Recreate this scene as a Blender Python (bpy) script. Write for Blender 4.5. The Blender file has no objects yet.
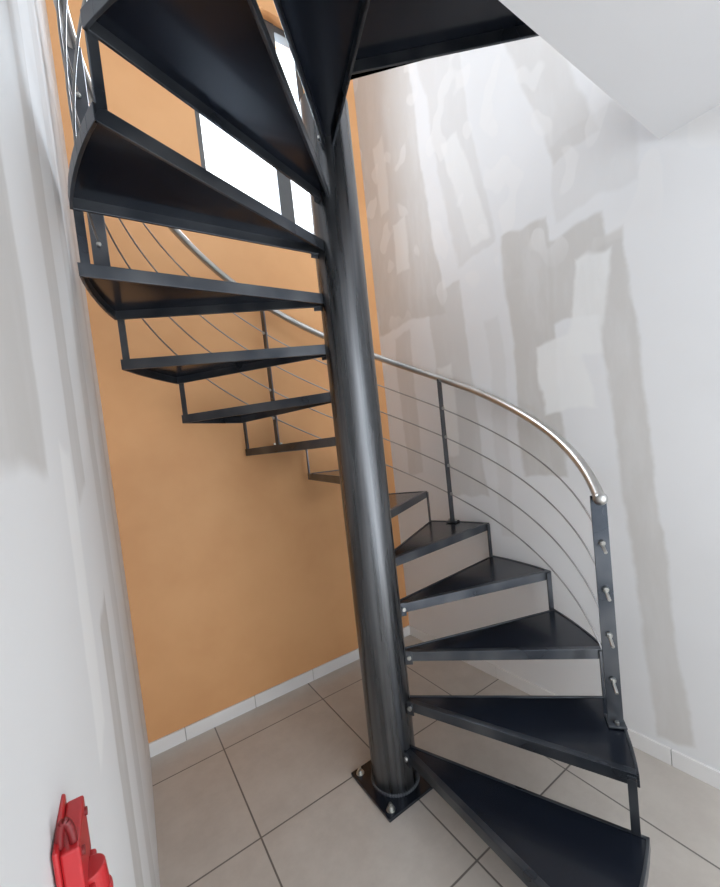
import bpy, bmesh, math, random
from mathutils import Vector, Matrix
random.seed(4)
S=bpy.context.scene
# ------------------------------------------------------------------ camera
CAM=Vector((-0.9385,-1.4291,1.5441)); YAW,PITCH,ROLL=0.5847,-0.0473,-0.1071; F=385.03
fw=Vector((math.sin(YAW)*math.cos(PITCH),math.cos(YAW)*math.cos(PITCH),math.sin(PITCH)))
rt=Vector((math.cos(YAW),-math.sin(YAW),0)); up=rt.cross(fw)
c,s=math.cos(ROLL),math.sin(ROLL)
rx=rt*c+up*s; uy=-rt*s+up*c
cd=bpy.data.cameras.new('camera'); cam=bpy.data.objects.new('camera',cd); S.collection.objects.link(cam)
M=Matrix((( rx.x,uy.x,-fw.x,CAM.x),(rx.y,uy.y,-fw.y,CAM.y),(rx.z,uy.z,-fw.z,CAM.z),(0,0,0,1)))
cam.matrix_world=M
cd.sensor_fit='HORIZONTAL'; cd.sensor_width=36; cd.lens=36*F/720
cd.shift_x=-3.275/720; cd.shift_y=20.56/720; cd.clip_start=0.01
S.camera=cam
# ------------------------------------------------------------------ material helpers
class NT:
    def __init__(s,name):
        s.m=bpy.data.materials.new(name); s.m.use_nodes=True; s.n=s.m.node_tree.nodes; s.l=s.m.node_tree.links
        s.b=s.n['Principled BSDF']
        s.tc=s.n.new('ShaderNodeTexCoord')
    def set(s,k,v):
        if hasattr(v,'links') or hasattr(v,'is_linked'): s.l.new(v,s.b.inputs[k])
        else: s.b.inputs[k].default_value=v
        return s
    def math(s,op,a,b=None,cc=None):
        n=s.n.new('ShaderNodeMath'); n.operation=op
        for i,v in enumerate((a,b,cc)):
            if v is None: continue
            if isinstance(v,(int,float)): n.inputs[i].default_value=v
            else: s.l.new(v,n.inputs[i])
        return n.outputs[0]
    def noise(s,vec,scale,detail=4,rough=.55):
        n=s.n.new('ShaderNodeTexNoise'); n.inputs['Scale'].default_value=scale; n.inputs['Detail'].default_value=detail; n.inputs['Roughness'].default_value=rough
        if vec is not None: s.l.new(vec,n.inputs['Vector'])
        return n
    def mix(s,f,a,b):
        n=s.n.new('ShaderNodeMix'); n.data_type='RGBA'
        for i,v in ((0,f),(6,a),(7,b)):
            if isinstance(v,(int,float)): n.inputs[i].default_value=v
            elif isinstance(v,tuple): n.inputs[i].default_value=(*v,1) if len(v)==3 else v
            else: s.l.new(v,n.inputs[i])
        return n.outputs[2]
    def mr(s,v,a,b,c0=0.,c1=1.):
        n=s.n.new('ShaderNodeMapRange'); n.interpolation_type='SMOOTHSTEP'
        s.l.new(v,n.inputs[0]); 
        for i,x in enumerate((a,b,c0,c1)): n.inputs[i+1].default_value=x
        return n.outputs[0]
    def bump(s,h,strength=.2,dist=.01):
        n=s.n.new('ShaderNodeBump'); n.inputs['Strength'].default_value=strength; n.inputs['Distance'].default_value=dist
        s.l.new(h,n.inputs['Height']); s.l.new(n.outputs[0],s.b.inputs['Normal'])
    def pos(s):
        g=s.n.new('ShaderNodeNewGeometry'); return g.outputs['Position']
    def sep(s,v):
        n=s.n.new('ShaderNodeSeparateXYZ'); s.l.new(v,n.inputs[0]); return n.outputs
    def scalevec(s,v,sc):
        n=s.n.new('ShaderNodeVectorMath'); n.operation='MULTIPLY'; s.l.new(v,n.inputs[0]); n.inputs[1].default_value=sc; return n.outputs[0]

def metal(name,col,rough,metallic=.85,var=.25,streak=(3,3,3),col2=None,bump=.03,coat=0.):
    t=NT(name); p=t.scalevec(t.tc.outputs['Object'],streak)
    n=t.noise(p,3,2,.4)
    c2=col2 or tuple(min(1,x*1.25) for x in col)
    t.set('Base Color',t.mix(t.mr(n.outputs[0],.3,.75),col,c2))
    t.set('Roughness',t.mr(n.outputs[0],.3,.7,rough,rough+var*.5))
    t.set('Metallic',metallic)
    if coat: t.set('Coat Weight',coat).set('Coat Roughness',.12)
    t.bump(n.outputs[0],bump,.004)
    return t.m
m_tread=metal('black_steel_tread',(.009,.0125,.021),.22,.35,.10,(1,1,1),coat=.3,bump=.015)
m_frame=metal('grey_steel_frame',(.065,.074,.09),.27,.85,.2,(2,2,2),(.15,.16,.175))
m_pole=metal('dark_steel_tube',(.10,.105,.112),.25,.95,.15,(14,14,.5),(.185,.19,.20))
m_rail=metal('brushed_stainless',(.50,.50,.49),.28,1.,.1,(2,2,2))
m_cable=metal('stainless_cable',(.36,.36,.36),.35,1.,.1)
m_bolt=metal('zinc_bolt',(.5,.5,.48),.3,1.,.2)

def putty_wall(name,base,patch,rects,axis,amp=.22,spotz=None,base2=None):
    """rects: (a0,a1,z0,z1,strength,lean) along wall axis coordinate & height, edges softened by noise; negative strength = white filler"""
    t=NT(name); P=t.pos(); 
    nz=t.noise(t.scalevec(P,(1,1,.55)),2.6,3,.55); sx=t.sep(P)
    nd=t.sep(nz.outputs['Color'])
    nf=t.noise(P,16,3,.6)
    a=t.math('ADD',sx[axis],t.math('MULTIPLY',t.math('SUBTRACT',nd[0],.5),amp))
    z=t.math('ADD',sx[2],t.math('MULTIPLY',t.math('SUBTRACT',nd[1],.5),amp*1.6))
    a=t.math('ADD',a,t.math('MULTIPLY',t.math('SUBTRACT',nf.outputs[0],.5),.02))
    big=t.noise(P,1.3,3,.5)
    col=t.mix(t.mr(big.outputs[0],.35,.65),base,base2 or tuple(x*.95 for x in base))
    nst=t.noise(t.scalevec(P,(3,3,.8)),3,4,.6)
    for (a0,a1,z0,z1,st,lean) in rects:
        ac=t.math('SUBTRACT',a,(a0+a1)/2)
        if lean: ac=t.math('SUBTRACT',ac,t.math('MULTIPLY',t.math('SUBTRACT',z,(z0+z1)/2),lean))
        da=t.math('SUBTRACT',(a1-a0)/2,t.math('ABSOLUTE',ac))
        dz=t.math('SUBTRACT',(z1-z0)/2,t.math('ABSOLUTE',t.math('SUBTRACT',z,(z0+z1)/2)))
        m=t.mr(t.math('MINIMUM',da,dz),-.006,.018,0,abs(st))
        m=t.math('MULTIPLY',m,t.mr(nst.outputs[0],.25,.6,.7,1.))
        col=t.mix(m,col,patch if st>0 else (.84,.84,.83))
    if spotz:
        sc=t.noise(t.scalevec(P,(1,1,.7)),7,1,.3)
        lo,hi=spotz
        zone=t.mr(z,lo-.15,lo+.1)
        m=t.math('MULTIPLY',t.mr(sc.outputs[0],.60,.64,0,.45),zone)
        col=t.mix(m,col,(.82,.81,.80))
    t.set('Base Color',col); t.set('Roughness',.7)
    t.bump(nf.outputs[0],.06,.004)
    return t.m
W1=(.79,.79,.795); PG=(.60,.58,.555)
m_left=putty_wall('painted_plasterboard_left',(.76,.76,.76),(.52,.50,.475),
   [(-1.12,-.86,1.55,2.05,.75,0),(-.62,-.44,1.50,2.6,.65,0),(-.58,-.40,.45,1.26,.85,.05),(-.2,0.02,.2,3.6,.45,0),(.45,.6,.3,3,.4,0),(-.78,-.66,1.15,1.6,-.8,.1)],1,.10)
m_right=putty_wall('jointed_plasterboard_right',W1,PG,
   [(.38,1.1,2.35,4.8,.9,.08),(.12,.42,1.15,2.50,.7,.06),(.62,.80,1.3,2.3,.6,0),(.02,.30,2.55,4.6,.45,.12),(-.08,.02,.9,2.2,.3,0),
    (-.40,-.14,1.30,2.56,1.,.02),(-.62,-.36,2.02,2.45,.9,0),(-.76,-.62,.12,2.38,.85,.05),
    (-.42,-.2,2.75,4.6,.55,.25),(-.78,-.42,2.5,2.85,.3,0),(-.54,-.30,1.60,1.96,-.9,.1),(-.62,-.47,1.85,2.32,-.9,-.1),(.28,.42,1.45,2.0,-.6,0),
    (.55,.70,2.7,3.1,-.7,0),(.70,.82,3.2,3.7,-.5,0),(.0,.14,2.6,3.3,-.6,.2)],1,.14,(2.4,4.4))
# orange
t=NT('orange_paint'); P=t.pos(); n1=t.noise(P,1.5,4,.6); n2=t.noise(P,30,3,.5)
t.set('Base Color',t.mix(t.mr(n1.outputs[0],.3,.7),(.68,.345,.145),(.75,.405,.18))); t.set('Roughness',.6); t.bump(n2.outputs[0],.1,.003); m_orange=t.m
t=NT('white_paint'); n1=t.noise(t.pos(),2,3,.5); t.set('Base Color',t.mix(n1.outputs[0],(.74,.74,.75),(.78,.78,.79))); t.set('Roughness',.7); m_white=t.m
# floor tiles
def tile_mat(x0,y0,size,grout=.006):
    t=NT('ceramic_floor_tiles'); P=t.pos(); sx=t.sep(P)
    ds=[]; ids=[]
    for k,o in ((0,x0),(1,y0)):
        q=t.math('DIVIDE',t.math('SUBTRACT',sx[k],o),size)
        fr=t.math('SUBTRACT',t.math('FRACT',t.math('ADD',q,.5)),.5)
        ds.append(t.math('ABSOLUTE',fr)); ids.append(t.math('FLOOR',q))
    d=t.math('MULTIPLY',t.math('MINIMUM',ds[0],ds[1]),size)
    g=t.mr(d,grout*.4,grout*.75,1,0)
    cid=t.n.new('ShaderNodeCombineXYZ'); t.l.new(ids[0],cid.inputs[0]); t.l.new(ids[1],cid.inputs[1])
    wn=t.n.new('ShaderNodeTexWhiteNoise'); t.l.new(cid.outputs[0],wn.inputs[0])
    nn=t.noise(P,5,6,.7)
    colr=t.mix(t.mr(nn.outputs[0],.3,.7),(.52,.475,.43),(.60,.555,.505))
    colr=t.mix(t.math('MULTIPLY',wn.outputs[0],.25),colr,(.52,.485,.44))
    t.set('Base Color',t.mix(g,colr,(.17,.155,.14)))
    t.set('Roughness',t.mr(nn.outputs[0],.3,.7,.28,.40))
    t.bump(t.math('SUBTRACT',1,g),.4,.002)
    return t.m
m_floor=tile_mat(.01,.14,.602)
t=NT('white_ceramic_trim'); n1=t.noise(t.pos(),8,3,.5); t.set('Base Color',t.mix(n1.outputs[0],(.76,.75,.74),(.82,.81,.80))); t.set('Roughness',.35); m_base=t.m
t=NT('grout'); t.set('Base Color',(.35,.34,.32,1)); t.set('Roughness',.9); m_grout=t.m
# ------------------------------------------------------------------ mesh helpers
def newobj(name,bm,mats,parent=None,bevel=0,smooth=False):
    me=bpy.data.meshes.new(name); bmesh.ops.recalc_face_normals(bm,faces=bm.faces); bm.to_mesh(me); bm.free()
    for m in mats: me.materials.append(m)
    o=bpy.data.objects.new(name,me); S.collection.objects.link(o)
    if parent: o.parent=parent
    if bevel:
        b=o.modifiers.new('bevel','BEVEL'); b.width=bevel; b.segments=2; b.limit_method='ANGLE'; b.angle_limit=.6
    if smooth:
        for p in me.polygons: p.use_smooth=True
        try: me.set_sharp_from_angle(angle=math.radians(40))
        except Exception: pass
    return o
def prism(bm,pts,z0,z1,mi=0):
    lo=[bm.verts.new((x,y,z0)) for x,y in pts]; hi=[bm.verts.new((x,y,z1)) for x,y in pts]
    n=len(pts); fs=[bm.faces.new(lo[::-1]),bm.faces.new(hi)]
    for i in range(n): fs.append(bm.faces.new((lo[i],lo[(i+1)%n],hi[(i+1)%n],hi[i])))
    for f in fs: f.material_index=mi
def box(bm,x0,x1,y0,y1,z0,z1,mi=0): prism(bm,[(x0,y0),(x1,y0),(x1,y1),(x0,y1)],z0,z1,mi)
def cyl(bm,p0,p1,r,seg=16,mi=0,r1=None,cap=True):
    p0=Vector(p0);p1=Vector(p1); d=(p1-p0).normalized(); a=d.orthogonal().normalized(); b=d.cross(a)
    r1=r if r1 is None else r1
    A=[bm.verts.new(p0+(a*math.cos(t)+b*math.sin(t))*r) for t in [2*math.pi*i/seg for i in range(seg)]]
    B=[bm.verts.new(p1+(a*math.cos(t)+b*math.sin(t))*r1) for t in [2*math.pi*i/seg for i in range(seg)]]
    fs=[bm.faces.new((A[i],A[(i+1)%seg],B[(i+1)%seg],B[i])) for i in range(seg)]
    if cap: fs+=[bm.faces.new(A[::-1]),bm.faces.new(B)]
    for f in fs: f.material_index=mi
def tube(name,pts,r,mat,parent,seg=12):
    bm=bmesh.new(); rings=[]
    pts=[Vector(p) for p in pts]
    for k,p in enumerate(pts):
        d=(pts[min(k+1,len(pts)-1)]-pts[max(k-1,0)]).normalized()
        a=d.cross(Vector((0,0,1))).normalized(); b=a.cross(d)
        rings.append([bm.verts.new(p+(a*math.cos(2*math.pi*j/seg)+b*math.sin(2*math.pi*j/seg))*r) for j in range(seg)])
    for k in range(len(rings)-1):
        for j in range(seg): bm.faces.new((rings[k][j],rings[k][(j+1)%seg],rings[k+1][(j+1)%seg],rings[k+1][j]))
    bm.faces.new(rings[0][::-1]); bm.faces.new(rings[-1])
    return newobj(name,bm,[mat],parent,smooth=True)
# ------------------------------------------------------------------ room
xl=lambda y:(-.9611+.0389*y)/.99924
xr=lambda y:(.9523-.0293*y)/.99957
YB=.969; YF=-2.9; TOP=5.3; YS=-.845; ZS=2.6; ZF=2.99
bm=bmesh.new(); box(bm,-1.4,1.4,YF,YB+.2,-.1,0); newobj('floor',bm,[m_floor])
bm=bmesh.new(); prism(bm,[(xl(YB+.2),YB+.2),(xl(YF),YF),(xl(YF)-.15,YF),(xl(YB+.2)-.15,YB+.2)],0,TOP); newobj('wall_left',bm,[m_left])
bm=bmesh.new(); prism(bm,[(xr(YB+.2),YB+.2),(xr(YF),YF),(xr(YF)+.15,YF),(xr(YB+.2)+.15,YB+.2)],0,TOP); newobj('wall_right',bm,[m_right])
WX0,WX1,WZ0,WZ1=-.27,.52,3.0,4.45
bm=bmesh.new(); a,b=xl(YB),xr(YB)
box(bm,a,b,YB,YB+.2,0,WZ0); box(bm,a,b,YB,YB+.2,WZ1,TOP); box(bm,a,WX0,YB,YB+.2,WZ0,WZ1); box(bm,WX1,b,YB,YB+.2,WZ0,WZ1)
newobj('wall_back',bm,[m_orange])
bm=bmesh.new(); prism(bm,[(xl(YF),YF),(xr(YF),YF),(xr(YS),YS),(xl(YS),YS)],ZS,ZF); newobj('ceiling',bm,[m_white])
bm=bmesh.new(); box(bm,-1.3,1.3,YF,YB+.2,TOP,TOP+.15); newobj('ceiling_upper',bm,[m_white])
# window
win=bpy.data.objects.new('window_1',None); S.collection.objects.link(win)
t=NT('dark_aluminium'); t.set('Base Color',(.09,.095,.10,1)); t.set('Metallic',.4); t.set('Roughness',.4); m_alu=t.m
bm=bmesh.new(); y0,y1=YB+.06,YB+.12
box(bm,WX0,WX0+.045,y0,y1,WZ0,WZ1); box(bm,WX1-.045,WX1,y0,y1,WZ0,WZ1)
box(bm,WX0,WX1,y0,y1,WZ0,WZ0+.045); box(bm,WX0,WX1,y0,y1,WZ1-.045,WZ1); box(bm,.24,.34,y0-.005,y1,WZ0,WZ1)
newobj('frame',bm,[m_alu],win,.003)
t=NT('window_glass'); tr=t.n.new('ShaderNodeBsdfTransparent'); gl=t.n.new('ShaderNodeBsdfGlossy'); gl.inputs['Roughness'].default_value=.02
mx=t.n.new('ShaderNodeMixShader'); mx.inputs[0].default_value=.06; t.l.new(tr.outputs[0],mx.inputs[1]); t.l.new(gl.outputs[0],mx.inputs[2])
t.l.new(mx.outputs[0],t.n['Material Output'].inputs[0]); 
bm=bmesh.new(); box(bm,WX0+.04,WX1-.04,YB+.088,YB+.092,WZ0+.04,WZ1-.04); newobj('glass',bm,[t.m],win)
# baseboards
def baseboard(name,p0,p1,inward,tile=.45,off=0.,h=.075):
    p0=Vector(p0);p1=Vector(p1);d=(p1-p0);L=d.length;d.normalize();n=Vector(inward).normalized()
    bm=bmesh.new()
    def seg(s0,s1,th,z1,mi):
        q=[p0+d*s0,p0+d*s1,p0+d*s1+n*th,p0+d*s0+n*th]; prism(bm,[(v.x,v.y) for v in q],0,z1,mi)
    seg(0,L,.006,h-.004,1)
    s=-off
    while s<L:
        a=max(0,s+.002); b=min(L,s+tile-.002)
        if b>a: seg(a,b,.011,h,0)
        s+=tile
    newobj(name,bm,[m_base,m_grout],None,.0015)
baseboard('baseboard_back',(xl(YB),YB),(xr(YB),YB),(0,-1),.40,.22)
baseboard('baseboard_right',(xr(YB-.012),YB-.012),(xr(YF),YF),(-1,-.03),.45,.1)
# ------------------------------------------------------------------ staircase
A0,DA,R,RISE,RP=-2.0400,.4289,.9419,.2,.105
st=bpy.data.objects.new('spiral_staircase',None); S.collection.objects.link(st)
ang=lambda i:A0+DA*i
def pol(a,r): return (r*math.cos(a),r*math.sin(a))
bm=bmesh.new(); cyl(bm,(0,0,.014),(0,0,2.99),RP,64); newobj('central_pole',bm,[m_pole],st,smooth=True)
bm=bmesh.new(); box(bm,-.15,.15,-.15,.15,0,.014)
newobj('base_plate',bm,[m_tread],st,.002)
bm=bmesh.new()
for sx in (-1,1):
    for sy in (-1,1):
        x,y=sx*.118,sy*.118
        cyl(bm,(x,y,.014),(x,y,.018),.019,20); cyl(bm,(x,y,.018),(x,y,.03),.013,6); cyl(bm,(x,y,.03),(x,y,.043),.007,12)
newobj('anchor_bolts',bm,[m_bolt],st,.001)
bm=bmesh.new()
for k in range(56):   # weld bead ring at foot of pole
    a=2*math.pi*k/56; p=pol(a,RP+.001); bmesh.ops.create_icosphere(bm,subdivisions=1,radius=.009,matrix=Matrix.Translation((p[0],p[1],.016)))
newobj('pole_weld_bead',bm,[m_frame],st,smooth=True)
FH=.042; FT=.009
def bar(bm,a,r0,r1,off0,off1,z0,z1,mi):
    d=Vector(pol(a,1)); t=Vector((-d.y,d.x))
    q=[d*r0+t*off0,d*r1+t*off0,d*r1+t*off1,d*r0+t*off1]
    prism(bm,[(v.x,v.y) for v in q],z0,z1,mi)
for i in range(1,15):
    z=i*RISE; a0,a1=ang(i),ang(i+1); bm=bmesh.new()
    Ri=R+.015 if i==1 else R
    rin=RP-.004
    n=8; 
    Ro=[Ri]*(n+1)
    arc=[a0+(a1-a0)*k/n for k in range(n+1)]
    for k,a in enumerate(arc):
        Ro[k]=Ri-.008*math.sin(math.pi*k/n)     # slightly flattened rim
        if i>10 and math.sin(a)*R<YS+.01 : Ro[k]=(YS+.01)/math.sin(a)
    eps=.010
    pts=[pol(a0+eps/rin*.3,rin)]+[pol(a,rr-.004) for a,rr in zip(arc,Ro)]+[pol(a1-eps/rin*.3,rin)]
    prism(bm,pts,z-.008,z-.004,0)
    bar(bm,a0,rin,Ro[0]-.002,0,FT,z-FH,z,1)
    bar(bm,a1,rin,Ro[-1]-.002,-FT,0,z-FH,z,1)
    bar(bm,a0,rin,Ro[0]-.002,FT,.026,z-.006,z-.001,1)   # top leg of the angle iron
    for k in range(n):
        q=[pol(arc[k],Ro[k]),pol(arc[k+1],Ro[k+1]),pol(arc[k+1],Ro[k+1]-FT),pol(arc[k],Ro[k]-FT)]
        prism(bm,q,z-FH,z,1)
    newobj('tread_%d'%i,bm,[m_tread,m_frame],st,.0012)
    bm=bmesh.new()
    bar(bm,a0,RP-.003,RP+.03,-.006,0,z-.055,z+.006,0)
    d=Vector(pol(a0,1)); tt=Vector((-d.y,d.x)); c0=d*(RP+.016)
    cyl(bm,(*(c0-tt*.006),z-.022),(*(c0-tt*.016),z-.022),.010,6,1)
    newobj('tread_%d_lug'%i,bm,[m_frame,m_bolt],st,.001)
# vertical links between treads at the outer edge
bm=bmesh.new()
for i in range(1,14):
    a=ang(i+1); bar(bm,a,R-.034,R-.008,-.009,-.001 ,i*RISE-.01,(i+1)*RISE-.005,0)
newobj('riser_links',bm,[m_frame],st,.001)
# landing
bm=bmesh.new()
a0=ang(15); zt=3.0; th=.5811
def ro(x,y): return Vector((x*math.cos(th)+y*math.sin(th),-x*math.sin(th)+y*math.cos(th)))
e=ro(.134,-.178); dd=ro(.627,-.067).normalized()
tE=(YS-e.y)/dd.y; E=e+dd*tE
d0=Vector(pol(a0,1)); s0=d0*(YS/d0.y); e2=e-dd*.11
pts=[(d0.x*RP,d0.y*RP),(s0.x,s0.y),(E.x,E.y),(e2.x,e2.y)]
prism(bm,pts,zt-.008,zt,0)
def seg2(p,q,th,z0,z1,mi):
    p=Vector(p);q=Vector(q);d=(q-p).normalized();nn=Vector((d.y,-d.x))
    prism(bm,[tuple(p),tuple(q),tuple(q+nn*th),tuple(p+nn*th)],z0,z1,mi)
seg2(pts[3],pts[2],.009,zt-.05,zt-.008,1); seg2(pts[0],pts[1],-.009,zt-.05,zt-.008,1)
newobj('landing_plate',bm,[m_tread,m_frame],st,.001)
# posts
POSTS=[2.6,5.58,8.48,11.4,14.2]
RB=.905
def hz(i): return RISE*i+(.76 if i<2.7 else .80 if i>5 else .76+.04*(i-2.7)/2.3)
def post(bm,i,k):
    a=ang(i); zb=math.floor(i+1e-6)*RISE; zt=hz(i)-.01
    r0,r1=RB-.026,RB+.026
    bar(bm,a,r0,r1,-.004,.004,zb,zt,0)
    bar(bm,a,r0-.004,r1+.004,-.035,.035,zb,zb+.007,0)
    d=Vector(pol(a,1)); tt=Vector((-d.y,d.x)); c0=d*RB
    for sg in (-1,1): cyl(bm,(*(c0+tt*.022*sg),zb+.007),(*(c0+tt*.022*sg),zb+.02),.008,6,1)
    for j in range(4):
        zz=zb+(zt-zb)*(1-(j+1)/5.)
        sl=.25*(.05 if k==0 else 0)
        L=.055 if k==0 else .016
        cyl(bm,(*(c0-tt*L),zz-sl*2),(*(c0+tt*.016),zz),.006,10,1)
        cyl(bm,(*(c0-tt*.016),zz-sl*.3),(*(c0-tt*.004),zz),.011,6,1)
        cyl(bm,(*(c0+tt*.004),zz),(*(c0+tt*.012),zz),.009,6,1)
for k,i in enumerate(POSTS):
    bm=bmesh.new(); post(bm,i,k); newobj('post_%d'%(k+1),bm,[m_frame,m_bolt],st,.001)
def helix(i0,i1,r,zf,step=.12):
    n=int((i1-i0)/step)+1
    return [(*pol(ang(i0+(i1-i0)*k/n),r),zf(i0+(i1-i0)*k/n)) for k in range(n+1)]
tube('handrail',helix(2.52,15.2,RB,hz),.020,m_rail,st,20)
bm=bmesh.new(); p=pol(ang(2.5),RB); bmesh.ops.create_uvsphere(bm,u_segments=24,v_segments=12,radius=.024,matrix=Matrix.Translation((p[0],p[1],hz(2.52))))
newobj('handrail_end_cap',bm,[m_rail],st,smooth=True)
for j in range(4):
    fr=1-(j+1)/5.
    xs=POSTS+[15.2]
    def off(i):
        zb=[math.floor(q+1e-6)*RISE for q in POSTS]; zz=[b+(hz(q)-.01-b)*fr for b,q in zip(zb,POSTS)]
        zz.append(zz[-1]+RISE*(15.2-POSTS[-1])); 
        for k in range(len(xs)-1):
            if i<=xs[k+1]+1e-6: return zz[k]+(zz[k+1]-zz[k])*(i-xs[k])/(xs[k+1]-xs[k])
        return zz[-1]
    tube('cable_%d'%(j+1),helix(2.58,15.2,RB,lambda i:off(max(i,2.6))),.0038,m_cable,st,8)
# ------------------------------------------------------------------ red industrial wall socket
def redmat(name,col,r):
    t=NT(name); n=t.noise(t.tc.outputs['Object'],40,3,.5)
    t.set('Base Color',t.mix(n.outputs[0],col,tuple(min(1,x*1.25) for x in col))); t.set('Roughness',r); return t.m
m_red=redmat('red_plastic',(.40,.016,.02),.35); m_dred=redmat('dark_red_plastic',(.16,.010,.012),.4)
sk=bpy.data.objects.new('industrial_power_socket',None); S.collection.objects.link(sk)
yy0=-1.074; xw=xl(yy0+.02); zt=1.285
bm=bmesh.new(); box(bm,xw+.0005,xw+.004,yy0-.003,yy0+.060,zt-.150,zt-.004); box(bm,xw+.004,xw+.016,yy0,yy0+.056,zt-.058,zt-.010)
prism(bm,[(xw+.004,yy0+.002),(xw+.020,yy0+.008),(xw+.020,yy0+.048),(xw+.004,yy0+.054)],zt-.140,zt-.054)
newobj('mounting_box',bm,[m_red],sk,.003)
bm=bmesh.new(); c0=Vector((xw+.0155,yy0+.026,zt-.050)); ax=Vector((.05,0,-.998)).normalized()
cyl(bm,c0,c0+ax*.065,.0115,32,0,.0125); cyl(bm,c0+ax*.065,c0+ax*.072,.0140,32); cyl(bm,c0+ax*.020,c0+ax*.026,.0130,32)
newobj('angled_collar',bm,[m_red],sk,.001)
bm=bmesh.new(); c1=c0+ax*.073; cyl(bm,c1,c1+ax*.006,.0145,32)
newobj('hinged_lid',bm,[m_dred],sk,.0015)
bm=bmesh.new()
pts=[Vector((xw+.004+.004*(1-math.cos(t)),yy0+.008,zt-.010+.018*math.sin(t))) for t in [math.pi*k/10 for k in range(11)]]
for k in range(10): cyl(bm,pts[k],pts[k+1],.0028,10)
for dy in (.008,.048): cyl(bm,(xw+.016,yy0+dy,zt-.020),(xw+.0178,yy0+dy,zt-.020),.0032,12)
newobj('top_loop_and_screws',bm,[m_dred],sk,smooth=True)
# ------------------------------------------------------------------ lights
w=bpy.data.worlds.new('world'); S.world=w; w.use_nodes=True
bg=w.node_tree.nodes['Background']; bg.inputs[0].default_value=(.91,.955,1,1); bg.inputs[1].default_value=3.35
def area(name,loc,target,size,size_y,power,col=(1,1,1)):
    l=bpy.data.lights.new(name,'AREA'); l.shape='RECTANGLE'; l.size=size; l.size_y=size_y; l.energy=power; l.color=col
    o=bpy.data.objects.new(name,l); o.location=loc; o.rotation_euler=(Vector(target)-Vector(loc)).to_track_quat('-Z','Y').to_euler(); S.collection.objects.link(o)
area('window_daylight',(.12,1.6,3.9),(.1,-.3,2.4),.8,1.4,95,(.74,.87,1))
area('upstairs_fill',(0.2,-1.6,5.1),(.5,.3,2.5),1.4,1.4,12,(1,.98,.95))  # soft fill added to brighten the upper stairwell, not an actual fixture
S.view_settings.view_transform='Standard'
